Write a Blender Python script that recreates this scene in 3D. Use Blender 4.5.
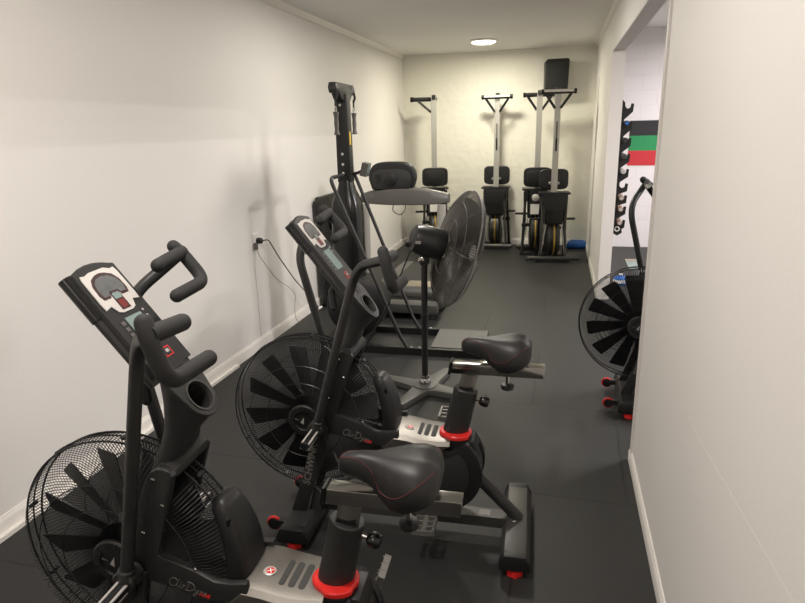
import bpy, bmesh, math, random
from mathutils import Vector, Matrix
random.seed(7)
for o in list(bpy.data.objects): bpy.data.objects.remove(o, do_unlink=True)
SC = bpy.context.scene
COL = SC.collection
PI = math.pi

# ------------------------------------------------------------------ camera
H = 1.75
cam_d = bpy.data.cameras.new('camera'); cam = bpy.data.objects.new('camera', cam_d); COL.objects.link(cam)
cam_d.sensor_fit = 'HORIZONTAL'; cam_d.sensor_width = 36.0; cam_d.lens = 36.0*600/805
cam_d.clip_start = .02; cam_d.clip_end = 60
_dy = Vector((566-402.5, 126-301.5, 600)).normalized()            # room's depth direction in camera axes
_p2 = Vector((566-1000-402.5, 126+26-301.5, 600))
_dz = _dy.cross(_p2).normalized()
if _dz.y > 0: _dz = -_dz
_dx = _dy.cross(_dz)
R_ = Matrix((_dx, _dy, _dz))                                       # camera(x right,y down,z fwd) -> world
right, down, fwd = R_.col[0], R_.col[1], R_.col[2]
m = Matrix((right, -down, -fwd)).transposed().to_4x4(); m.translation = Vector((0, 0, H))
cam.matrix_world = m
SC.camera = cam

# ------------------------------------------------------------------ world, lamps, fill lights, exposure
w = bpy.data.worlds.new('world'); SC.world = w; w.use_nodes = True
bg = w.node_tree.nodes['Background']; bg.inputs[0].default_value = (1, .96, .9, 1); bg.inputs[1].default_value = .05
SC.view_settings.view_transform = 'Standard'; SC.view_settings.look = 'None'
SC.view_settings.gamma = 1; SC.view_settings.use_curve_mapping = False
SC.view_settings.exposure = 0.75
def area(name, loc, power, size, size_y=None, col=(1, .93, .82), shape='DISK', rot=(0, 0, 0)):
    d = bpy.data.lights.new(name, 'AREA'); d.energy = power; d.color = col; d.shape = shape; d.size = size
    if size_y: d.size_y = size_y
    o = bpy.data.objects.new(name, d); o.location = loc; o.rotation_euler = rot; COL.objects.link(o); return o
area('lamp_light_back', (-1.05, 8.15, 2.765), 28, .30, col=(1, .94, .76))
area('lamp_light_middle', (-1.0, 4.9, 2.80), 23, .45, col=(1, .94, .86))
_pl = bpy.data.lights.new('fill_light_front', 'POINT'); _pl.energy = 10; _pl.color = (1, .93, .87); _pl.shadow_soft_size = .13  # added point fill, no fixture: lifts the upper left wall
_po = bpy.data.objects.new('fill_light_front', _pl); _po.location = (-1.0, 1.9, 2.62); COL.objects.link(_po)
area('lamp_light_mid_front', (-1.0, 1.2, 2.80), 19, .30, col=(1, .93, .87))
area('fill_light_rear', (-.95, -1.5, 2.80), 13, .30, col=(1, .93, .87))  # extra light added behind the camera to brighten the near left wall
area('batten_light_far', (3.1, 4.3, 2.85), 74, .07, .5, (1, .95, .93), 'RECTANGLE')
area('batten_light_near', (2.31, 4.6, 2.85), 58, .07, .5, (1, .95, .93), 'RECTANGLE')
area('batten_light_end', (2.6, 8.0, 2.85), 60, .3, 1.0, (1, .95, .95), 'RECTANGLE')

# ------------------------------------------------------------------ materials
def mat(name, col, rough=.5, metal=0., spec=.5, emit=None, noise=None, bump=None, coat=0):
    m = bpy.data.materials.new(name); m.use_nodes = True
    nt = m.node_tree; b = nt.nodes['Principled BSDF']
    b.inputs['Base Color'].default_value = (*col, 1); b.inputs['Roughness'].default_value = rough
    b.inputs['Metallic'].default_value = metal; b.inputs['Specular IOR Level'].default_value = spec
    if coat: b.inputs['Coat Weight'].default_value = coat
    if emit: b.inputs['Emission Color'].default_value = (*emit[:3], 1); b.inputs['Emission Strength'].default_value = emit[3]
    tc = nt.nodes.new('ShaderNodeTexCoord')
    if noise:
        n = nt.nodes.new('ShaderNodeTexNoise'); n.inputs['Scale'].default_value = noise[0]; n.inputs['Detail'].default_value = 6
        nt.links.new(tc.outputs['Object'], n.inputs['Vector'])
        r = nt.nodes.new('ShaderNodeMix'); r.data_type = 'RGBA'
        k = noise[1]
        r.inputs['A'].default_value = (*[c*(1-k) for c in col], 1); r.inputs['B'].default_value = (*[min(1, c*(1+k)) for c in col], 1)
        nt.links.new(n.outputs['Fac'], r.inputs['Factor']); nt.links.new(r.outputs['Result'], b.inputs['Base Color'])
    if bump:
        n = nt.nodes.new('ShaderNodeTexNoise'); n.inputs['Scale'].default_value = bump[0]; n.inputs['Detail'].default_value = 4
        nt.links.new(tc.outputs['Object'], n.inputs['Vector'])
        u = nt.nodes.new('ShaderNodeBump'); u.inputs['Strength'].default_value = bump[1]; u.inputs['Distance'].default_value = bump[2] if len(bump) > 2 else .01
        nt.links.new(n.outputs['Fac'], u.inputs['Height']); nt.links.new(u.outputs['Normal'], b.inputs['Normal'])
    return m
M = dict(
    wall=mat('wall_paint', (.80, .775, .74), .55, noise=(1.3, .015), bump=(60, .05)),
    plaster=mat('back_wall_plaster', (.82, .80, .71), .5, noise=(2, .015), bump=(9, .45, .03)),
    ceil=mat('ceiling_paint', (.78, .765, .735), .7, noise=(2, .02)),
    trim=mat('trim_gloss_white', (.83, .80, .75), .3, noise=(5, .02)),
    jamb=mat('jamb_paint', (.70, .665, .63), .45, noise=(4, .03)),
    graphite=mat('graphite_paint', (.028, .028, .0275), .42, .2, noise=(40, .08)),
    graphite2=mat('graphite_light', (.062, .06, .056), .4, .3, noise=(40, .08)),
    black=mat('black_plastic', (.0085, .0085, .0088), .45, noise=(60, .1)),
    softblack=mat('foam_black', (.0165, .0165, .0165), .75, bump=(350, .25, .002), noise=(60, .1)),
    gloss=mat('gloss_black', (.008, .008, .008), .25, noise=(60, .1)),
    wire=mat('black_wire', (.014, .014, .015), .35, .2, noise=(20, .1)),
    blade=mat('blade_black', (.010, .010, .011), .38, noise=(20, .1)),
    vinyl=mat('black_vinyl', (.0105, .0105, .0105), .46, bump=(500, .15, .001), noise=(30, .08)),
    steel=mat('brushed_steel', (.27, .255, .23), .40, .95, noise=(25, .1)),
    chrome=mat('chrome', (.42, .41, .385), .14, 1., noise=(25, .05)),
    alu=mat('aluminium', (.50, .485, .45), .35, .5, noise=(20, .05)),
    pedal=mat('pedal_alloy', (.30, .29, .27), .3, .6, noise=(30, .1)),
    red=mat('red_plastic', (.72, .022, .018), .35, noise=(30, .08)),
    darkred=mat('dark_red', (.16, .02, .02), .45, noise=(30, .08)),
    thread=mat('red_thread', (.11, .018, .018), .7, noise=(30, .08)),
    silver=mat('silver_plastic', (.60, .57, .54), .35, .2, noise=(30, .05)),
    lcd=mat('lcd_green', (.20, .27, .25), .25, noise=(60, .1)),
    gaugerim=mat('gauge_rim', (.045, .02, .02), .35, noise=(200, .9)),
    gauge=mat('gauge_dark', (.10, .105, .105), .3, noise=(50, .5)),
    ink=mat('grey_ink', (.42, .41, .39), .5, noise=(30, .05)),
    dimink=mat('dim_ink', (.17, .165, .155), .5, noise=(30, .05)),
    white=mat('white_plastic', (.8, .78, .74), .4, noise=(30, .03)),
    rubber=mat('slot_rubber', (.045, .045, .043), .7, noise=(30, .08)),
    belt=mat('platform_board', (.095, .093, .085), .55, noise=(60, .12)),
    hood=mat('hood_grey', (.072, .07, .064), .45, noise=(20, .05)),
    grey=mat('grey_plastic', (.105, .10, .092), .4, noise=(20, .05)),
    midgrey=mat('fan_base_grey', (.115, .113, .105), .45, .3, noise=(20, .05)),
    lightgrey=mat('light_grey_metal', (.34, .33, .30), .4, .4, noise=(20, .05)),
    seam=mat('seam_grey', (.56, .53, .50), .6, noise=(9, .05)),
    tan=mat('pale_tan', (.30, .26, .19), .5, noise=(20, .08)),
    gold=mat('gold_chain', (.42, .27, .05), .4, .5, noise=(80, .5)),
    blue=mat('blue_vinyl', (.02, .13, .48), .5, noise=(10, .1)),
    green=mat('green_paint', (.02, .27, .09), .6, noise=(10, .05)),
    redp=mat('red_paint', (.55, .03, .04), .6, noise=(10, .05)),
    blackp=mat('black_paint', (.018, .018, .02), .6, noise=(10, .05)),
    lamp=mat('lamp_diffuser', (.9, .88, .8), .5, emit=(1, .95, .82, 5.0)),
    cagewire=mat('cage_wire', (.095, .09, .08), .5, .2, noise=(20, .1)),
    motor=mat('motor_black', (.013, .013, .013), .36, noise=(20, .1)),
    copper=mat('bar_copper', (.45, .28, .20), .35, .8, noise=(20, .1)),
    yellow=mat('yellow_plastic', (.65, .45, .05), .5, noise=(20, .05)),
)

def floor_mat():
    m = bpy.data.materials.new('rubber_mats'); m.use_nodes = True; nt = m.node_tree; N = nt.nodes; L = nt.links
    b = N['Principled BSDF']; b.inputs['Roughness'].default_value = .56; b.inputs['Specular IOR Level'].default_value = .5
    tc = N.new('ShaderNodeTexCoord'); sp = N.new('ShaderNodeSeparateXYZ'); L.new(tc.outputs['Object'], sp.inputs[0])
    def mth(op, a, b_=None, c=None):
        n = N.new('ShaderNodeMath'); n.operation = op
        for i, v in enumerate((a, b_, c)):
            if v is None: continue
            if isinstance(v, (int, float)): n.inputs[i].default_value = v
            else: L.new(v, n.inputs[i])
        return n.outputs[0]
    wob = N.new('ShaderNodeTexNoise'); wob.inputs['Scale'].default_value = .9; L.new(tc.outputs['Object'], wob.inputs['Vector'])
    wv = mth('MULTIPLY', mth('SUBTRACT', wob.outputs['Fac'], .5), .03)
    y = mth('ADD', mth('ADD', sp.outputs[1], 19.33), wv)
    row = mth('FLOOR', y)
    sh = mth('MULTIPLY', mth('MODULO', mth('ADD', row, 1), 2), .5)
    x = mth('ADD', mth('ADD', mth('ADD', sp.outputs[0], 20.125), sh), wv)
    fx = mth('FRACT', x); fy = mth('FRACT', y)
    dx = mth('MINIMUM', fx, mth('SUBTRACT', 1, fx)); dy = mth('MINIMUM', fy, mth('SUBTRACT', 1, fy))
    d = mth('MINIMUM', dx, dy)
    seam = mth('SMOOTH_MIN', mth('DIVIDE', d, .011), 1, .05)
    fl = N.new('ShaderNodeTexNoise'); fl.inputs['Scale'].default_value = 220; fl.inputs['Detail'].default_value = 2
    L.new(tc.outputs['Object'], fl.inputs['Vector'])
    big = N.new('ShaderNodeTexNoise'); big.inputs['Scale'].default_value = 1.6; big.inputs['Detail'].default_value = 5
    L.new(tc.outputs['Object'], big.inputs['Vector'])
    mx = N.new('ShaderNodeMix'); mx.data_type = 'RGBA'
    mx.inputs['A'].default_value = (.010, .010, .0097, 1); mx.inputs['B'].default_value = (.0205, .0204, .0197, 1)
    L.new(mth('ADD', mth('MULTIPLY', big.outputs['Fac'], .6), mth('MULTIPLY', fl.outputs['Fac'], .4)), mx.inputs['Factor'])
    m2 = N.new('ShaderNodeMix'); m2.data_type = 'RGBA'; m2.inputs['A'].default_value = (.004, .004, .004, 1)
    L.new(seam, m2.inputs['Factor']); L.new(mx.outputs['Result'], m2.inputs['B']); L.new(m2.outputs['Result'], b.inputs['Base Color'])
    bu = N.new('ShaderNodeBump'); bu.inputs['Strength'].default_value = .25; bu.inputs['Distance'].default_value = .004
    L.new(mth('ADD', mth('MULTIPLY', fl.outputs['Fac'], .4), seam), bu.inputs['Height']); L.new(bu.outputs['Normal'], b.inputs['Normal'])
    return m
M['floor'] = floor_mat()

def block_mat():
    m = bpy.data.materials.new('painted_blocks'); m.use_nodes = True; nt = m.node_tree; N = nt.nodes; L = nt.links
    b = N['Principled BSDF']; b.inputs['Roughness'].default_value = .6
    tc = N.new('ShaderNodeTexCoord'); mp = N.new('ShaderNodeMapping'); mp.inputs['Rotation'].default_value = (PI/2, 0, 0)
    L.new(tc.outputs['Object'], mp.inputs['Vector'])
    br = N.new('ShaderNodeTexBrick'); br.inputs['Scale'].default_value = 1; br.inputs['Mortar Size'].default_value = .008
    br.inputs['Brick Width'].default_value = .4; br.inputs['Row Height'].default_value = .2
    br.inputs['Color1'].default_value = (.80, .77, .77, 1); br.inputs['Color2'].default_value = (.79, .76, .76, 1); br.inputs['Mortar'].default_value = (.765, .735, .735, 1)
    L.new(mp.outputs[0], br.inputs['Vector']); L.new(br.outputs['Color'], b.inputs['Base Color'])
    bu = N.new('ShaderNodeBump'); bu.inputs['Strength'].default_value = .3; bu.inputs['Distance'].default_value = .01; bu.invert = True
    L.new(br.outputs['Fac'], bu.inputs['Height']); L.new(bu.outputs['Normal'], b.inputs['Normal'])
    return m
M['block'] = block_mat()

# ------------------------------------------------------------------ mesh helpers
def V(*a): return Vector(a)
def frames(pts):
    pts = [Vector(p) for p in pts]; n = len(pts); T = []
    for i in range(n):
        a = pts[max(0, i-1)]; b = pts[min(n-1, i+1)]; T.append((b-a).normalized())
    up = Vector((0, 0, 1)) if abs(T[0].z) < .9 else Vector((1, 0, 0))
    u = (up - T[0]*up.dot(T[0])).normalized(); out = []
    for t in T:
        u = (u - t*u.dot(t)).normalized(); out.append((u, t.cross(u)))
    return pts, out
def fillet(pts, rad, k=6):
    """round the corners of a polyline"""
    pts = [Vector(p) for p in pts]; out = [pts[0]]
    for i in range(1, len(pts)-1):
        p = pts[i]; r = rad[i-1] if isinstance(rad, (list, tuple)) else rad
        a = (pts[i-1]-p); b = (pts[i+1]-p); r2 = min(r, a.length*.48, b.length*.48)
        A = p+a.normalized()*r2; B = p+b.normalized()*r2
        for j in range(k+1):
            t = j/k; out.append(A*(1-t)**2+p*2*t*(1-t)+B*t*t)
    out.append(pts[-1]); return out
class MB:
    def __init__(s): s.bm = bmesh.new()
    def face(s, vs):
        try: return s.bm.faces.new(vs)
        except ValueError: return None
    def loft(s, rings, close=True, caps=(True, True)):
        s._loft(rings, close, caps); return s
    def _loft(s, rings, close=True, caps=(True, True)):
        bm = s.bm; R = [[bm.verts.new(p) for p in r] for r in rings]
        for a, b in zip(R, R[1:]):
            n = len(a)
            for i in range(n if close else n-1): s.face((a[i], a[(i+1) % n], b[(i+1) % n], b[i]))
        if caps[0]: s.face(list(reversed(R[0])))
        if caps[1]: s.face(R[-1])
        return R
    def tube(s, pts, r, seg=10, caps=True, dome=False, flat=1.):
        pts, fr = frames(pts); n = len(pts); rs = r if isinstance(r, (list, tuple)) else [r]*n
        pts = list(pts); fr = list(fr); rs = list(rs)
        if dome:
            for end in ((-1,) if dome == 'end' else (0, -1)):
                d = (pts[0]-pts[1]).normalized() if end == 0 else (pts[-1]-pts[-2]).normalized()
                p, f, rr = pts[end], fr[end], rs[end]
                ex = [(p+d*rr*math.sin(a), f, rr*math.cos(a)) for a in (PI/8, PI/4, PI*3/8, PI*.46)]
                if end == 0:
                    for e in ex: pts.insert(0, e[0]); fr.insert(0, e[1]); rs.insert(0, e[2])
                else:
                    for e in ex: pts.append(e[0]); fr.append(e[1]); rs.append(e[2])
        rings = [[p+(u*math.cos(2*PI*k/seg)*flat+v*math.sin(2*PI*k/seg))*rr for k in range(seg)] for p, (u, v), rr in zip(pts, fr, rs)]
        s.loft(rings, True, (caps, caps)); return s
    def ring(s, c, axis, R, r, n=48, seg=6, a0=0, a1=2*PI):
        c = Vector(c); ax = Vector(axis).normalized(); u = ax.orthogonal().normalized(); v = ax.cross(u)
        if abs(ax.y) > .9: u = Vector((1, 0, 0)); v = Vector((0, 0, 1))
        full = abs(a1-a0-2*PI) < 1e-6; k = n if full else n+1
        rings = []
        for i in range(k):
            a = a0+(a1-a0)*i/n; d = u*math.cos(a)+v*math.sin(a)
            rings.append([c+d*(R+r*math.cos(2*PI*j/seg))+ax*r*math.sin(2*PI*j/seg) for j in range(seg)])
        if full: rings.append(rings[0])
        R_ = s._loft(rings, True, (not full, not full))
        if full: bmesh.ops.remove_doubles(s.bm, verts=R_[0]+R_[-1], dist=1e-6)
        return s
    def box(s, c, size, rot=None, bev=0.):
        bm = s.bm; c = Vector(c); hx, hy, hz = [q/2 for q in size]
        mt = rot.to_matrix() if rot is not None and hasattr(rot, 'to_matrix') else (rot or Matrix.Identity(3))
        vs = [bm.verts.new(c+mt @ Vector((x*hx, y*hy, z*hz))) for x in (-1, 1) for y in (-1, 1) for z in (-1, 1)]
        fs = [bm.faces.new([vs[i] for i in f]) for f in ((0, 1, 3, 2), (4, 6, 7, 5), (0, 4, 5, 1), (2, 3, 7, 6), (0, 2, 6, 4), (1, 5, 7, 3))]
        if bev: s._bev(fs, bev)
        return s
    def _bev(s, fs, bev, seg=2, ang=.3):
        es = {e for f in fs for e in f.edges if len(e.link_faces) == 2 and e.calc_face_angle(0) > ang}
        bmesh.ops.bevel(s.bm, geom=list(es), offset=bev, segments=seg, affect='EDGES', profile=.6, clamp_overlap=True)
    def prism(s, poly, a, b, axis='y', bev=0., seg=2):
        """2D outline extruded along an axis: axis y -> (x,z); x -> (y,z); z -> (x,y)"""
        f = {'y': lambda p, t: (p[0], t, p[1]), 'x': lambda p, t: (t, p[0], p[1]), 'z': lambda p, t: (p[0], p[1], t)}[axis]
        bm = s.bm; A = [bm.verts.new(f(p, a)) for p in poly]; B = [bm.verts.new(f(p, b)) for p in poly]; n = len(poly)
        fs = [bm.faces.new((A[i], A[(i+1) % n], B[(i+1) % n], B[i])) for i in range(n)]
        fs += [bm.faces.new(list(reversed(A))), bm.faces.new(B)]
        bmesh.ops.recalc_face_normals(bm, faces=fs)
        if bev: s._bev(fs, bev, seg, .5)
        return s
    def cyl(s, a, b, r, r2=None, seg=20, bev=0.):
        a, b = Vector(a), Vector(b); r2 = r if r2 is None else r2
        if bev:
            d = (b-a).normalized()*bev; s.tube([a, a+d, b-d, b], [r-bev, r, r2, r2-bev], seg)
        else: s.tube([a, b], [r, r2], seg)
        return s
    def lathe(s, prof, c, axis, seg=32, caps=(True, True)):
        """prof: (radius, distance along axis)"""
        c = Vector(c); ax = Vector(axis).normalized(); u = ax.orthogonal().normalized(); v = ax.cross(u)
        s.loft([[c+ax*h+(u*math.cos(2*PI*k/seg)+v*math.sin(2*PI*k/seg))*max(r, 1e-4) for k in range(seg)] for r, h in prof], True, caps); return s
    def xf(s, mtx): bmesh.ops.transform(s.bm, matrix=mtx, verts=s.bm.verts); return s
    def build(s, name, material, parent=None, ang=.6, loc=None):
        bm = s.bm; bmesh.ops.recalc_face_normals(bm, faces=bm.faces)
        for f in bm.faces: f.smooth = True
        for e in bm.edges:
            if len(e.link_faces) == 2 and e.calc_face_angle(0) > ang: e.smooth = False
        me = bpy.data.meshes.new(name); bm.to_mesh(me); bm.free()
        o = bpy.data.objects.new(name, me); COL.objects.link(o)
        for q in (material if isinstance(material, (list, tuple)) else [material]): me.materials.append(M[q] if isinstance(q, str) else q)
        if loc is not None: o.location = loc
        if parent: o.parent = parent
        return o
def text_obj(name, body, size, mtx, material, parent, shear=0., extrude=.0006, width=None, bold=0.):
    cu = bpy.data.curves.new(name, 'FONT'); cu.body = body; cu.size = size; cu.shear = shear; cu.extrude = extrude
    cu.align_x = 'LEFT'; cu.align_y = 'BOTTOM_BASELINE'; cu.offset = bold
    t = bpy.data.objects.new(name+'_tmp', cu); COL.objects.link(t)
    dg = bpy.context.evaluated_depsgraph_get(); me = bpy.data.meshes.new_from_object(t.evaluated_get(dg))
    bpy.data.objects.remove(t, do_unlink=True); bpy.data.curves.remove(cu)
    if width:
        xs = [v.co.x for v in me.vertices]; k = width/(max(xs)-min(xs)); x0 = min(xs)
        for v in me.vertices: v.co.x = (v.co.x-x0)*k
    me.transform(mtx); me.materials.clear(); me.materials.append(M[material])
    o = bpy.data.objects.new(name, me); COL.objects.link(o); o.parent = parent; return o
def plane_mtx(org, xdir, ydir):
    x = Vector(xdir).normalized(); y = Vector(ydir); y = (y-x*y.dot(x)).normalized(); z = x.cross(y)
    m = Matrix((x, y, z)).transposed().to_4x4(); m.translation = Vector(org); return m
def tag(o, label=None, cat=None, group=None, kind=None):
    if label: o['label'] = label
    if cat: o['category'] = cat
    if group: o['group'] = group
    if kind: o['kind'] = kind
    return o
def thing(name, label, cat, loc=(0, 0, 0), rz=0, group=None):
    o = bpy.data.objects.new(name, None); COL.objects.link(o); o.location = loc; o.rotation_euler = (0, 0, rz); o.empty_display_size = .1
    return tag(o, label, cat, group)
def copy_tree(o, parent=None):
    c = o.copy(); COL.objects.link(c); c.parent = parent
    for ch in list(o.children): copy_tree(ch, c)
    return c
def struct(mb, name, m): return tag(mb.build(name, m), kind='structure')

# ------------------------------------------------------------------ the room
XL, YB, HC = -2.42, 9.36, 2.82
def XR(y): return .432-(y-2.05)*.008                # the right wall leans in a little
Y0, YN, YF, ZL, TH_ = -2.2, 3.09, 6.36, 2.43, .11   # room's rear end, doorway edges, lintel, wall thickness
XO = 5.2
struct(MB().box(((XL+XO)/2, (YB+Y0)/2, -.05), (XO-XL+.4, YB-Y0+.4, .1)), 'floor', 'floor')
struct(MB().box(((XL+.45)/2, (YB+Y0)/2, HC+.05), (.45-XL+.3, YB-Y0+.4, .1)), 'ceiling', 'ceil')
struct(MB().box(((.5+XO)/2+.05, (YB+Y0)/2, 3.05), (XO-.4, YB-Y0+.4, .1)), 'ceiling_beyond', 'ceil')
struct(MB().box((XL-.05, (YB+Y0)/2, HC/2), (.1, YB-Y0+.2, HC)), 'wall_left', 'wall')
struct(MB().box(((XL+.42)/2, YB+.05, HC/2), (.42-XL+.2, .1, HC)), 'wall_back', 'plaster')
struct(MB().box((XL/2+.2, Y0-.05, HC/2), (-XL+.6, .1, HC)), 'wall_front', 'wall')
struct(MB().box(((.5+XO)/2, YB+.05, 1.5), (XO-.45, .1, 3.0)), 'wall_beyond', 'block')
struct(MB().box((XO+.05, (YB+Y0)/2, 1.5), (.1, YB-Y0+.2, 3.0)), 'wall_outer', 'wall')
struct(MB().box(((.5+XO)/2, Y0-.05, 1.5), (XO-.4, .1, 3.0)), 'wall_entrance', 'wall')
mb = MB()
mb.prism([(XR(Y0), Y0), (XR(YN), YN), (XR(YN)+TH_, YN), (XR(Y0)+TH_, Y0)], 0, 3.0, 'z')
mb.prism([(XR(YF), YF), (XR(YB), YB), (XR(YB)+TH_, YB), (XR(YF)+TH_, YF)], 0, 3.0, 'z')
mb.prism([(XR(YN), YN), (XR(YF), YF), (XR(YF)+TH_, YF), (XR(YN)+TH_, YN)], ZL, 3.0, 'z')
struct(mb, 'wall_right', 'wall')
# painted lining of the doorway
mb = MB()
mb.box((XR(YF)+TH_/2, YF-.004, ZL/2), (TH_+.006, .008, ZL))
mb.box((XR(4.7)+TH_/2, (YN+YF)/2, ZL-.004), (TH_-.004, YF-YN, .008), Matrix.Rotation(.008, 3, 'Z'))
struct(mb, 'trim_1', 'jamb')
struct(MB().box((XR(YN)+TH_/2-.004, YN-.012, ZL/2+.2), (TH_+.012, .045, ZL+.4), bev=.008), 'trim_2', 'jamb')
# raised seam running down the right-hand wall
a = V(XR(2.02), 2.02, .806); b = V(XR(.9), .9, .923)
struct(MB().tube([a, b], .0007, 5), 'trim_3', 'seam')
def skirting(name, p0, p1, side, hgt=.095, t=.014):
    p0, p1 = V(*p0, 0), V(*p1, 0); d = (p1-p0).normalized(); n = V(-d.y, d.x, 0)*side
    prof = [(0, 0), (t, 0), (t, hgt*.72), (t*.75, hgt*.86), (t*.45, hgt*.93), (t*.4, hgt), (0, hgt)]
    return struct(MB().loft([[p+n*q+V(0, 0, z) for q, z in prof] for p in (p0, p1)]), name, 'trim')
skirting('baseboard_left', (XL, Y0), (XL, YB), -1)
skirting('baseboard_back', (XL, YB), (.36, YB), -1)
skirting('baseboard_right', (XR(Y0), Y0), (XR(YN)-.001, YN+.02), 1, .07)
skirting('baseboard_far', (XR(YF), YF), (XR(YB), YB), 1, .085)
struct(MB().box((XL+.024, .9, .011), (.026, 6.0, .022), bev=.003), 'trim_4', 'trim')
def crown(name, x, side, y0, y1, xs=None):
    x0, x1 = (x, x) if xs is None else xs
    prof = [(0, 0), (.02, .008), (.028, .022), (.05, .04), (.055, .05), (0, .05)]
    struct(MB().loft([[V(xx+side*q, y, HC-.05+z) for q, z in prof] for xx, y in ((x0, y0), (x1, y1))]), name, 'trim')
crown('trim_5', XL, 1, Y0, YB)
crown('trim_6', 0, -.6, Y0, YB, (XR(Y0), XR(YB)))
# casing strip on the far part of the right-hand wall
struct(MB().box((XR(8.3)-.006, 8.35, 1.16), (.014, .07, 2.3), bev=.004), 'trim_7', 'trim')

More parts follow.
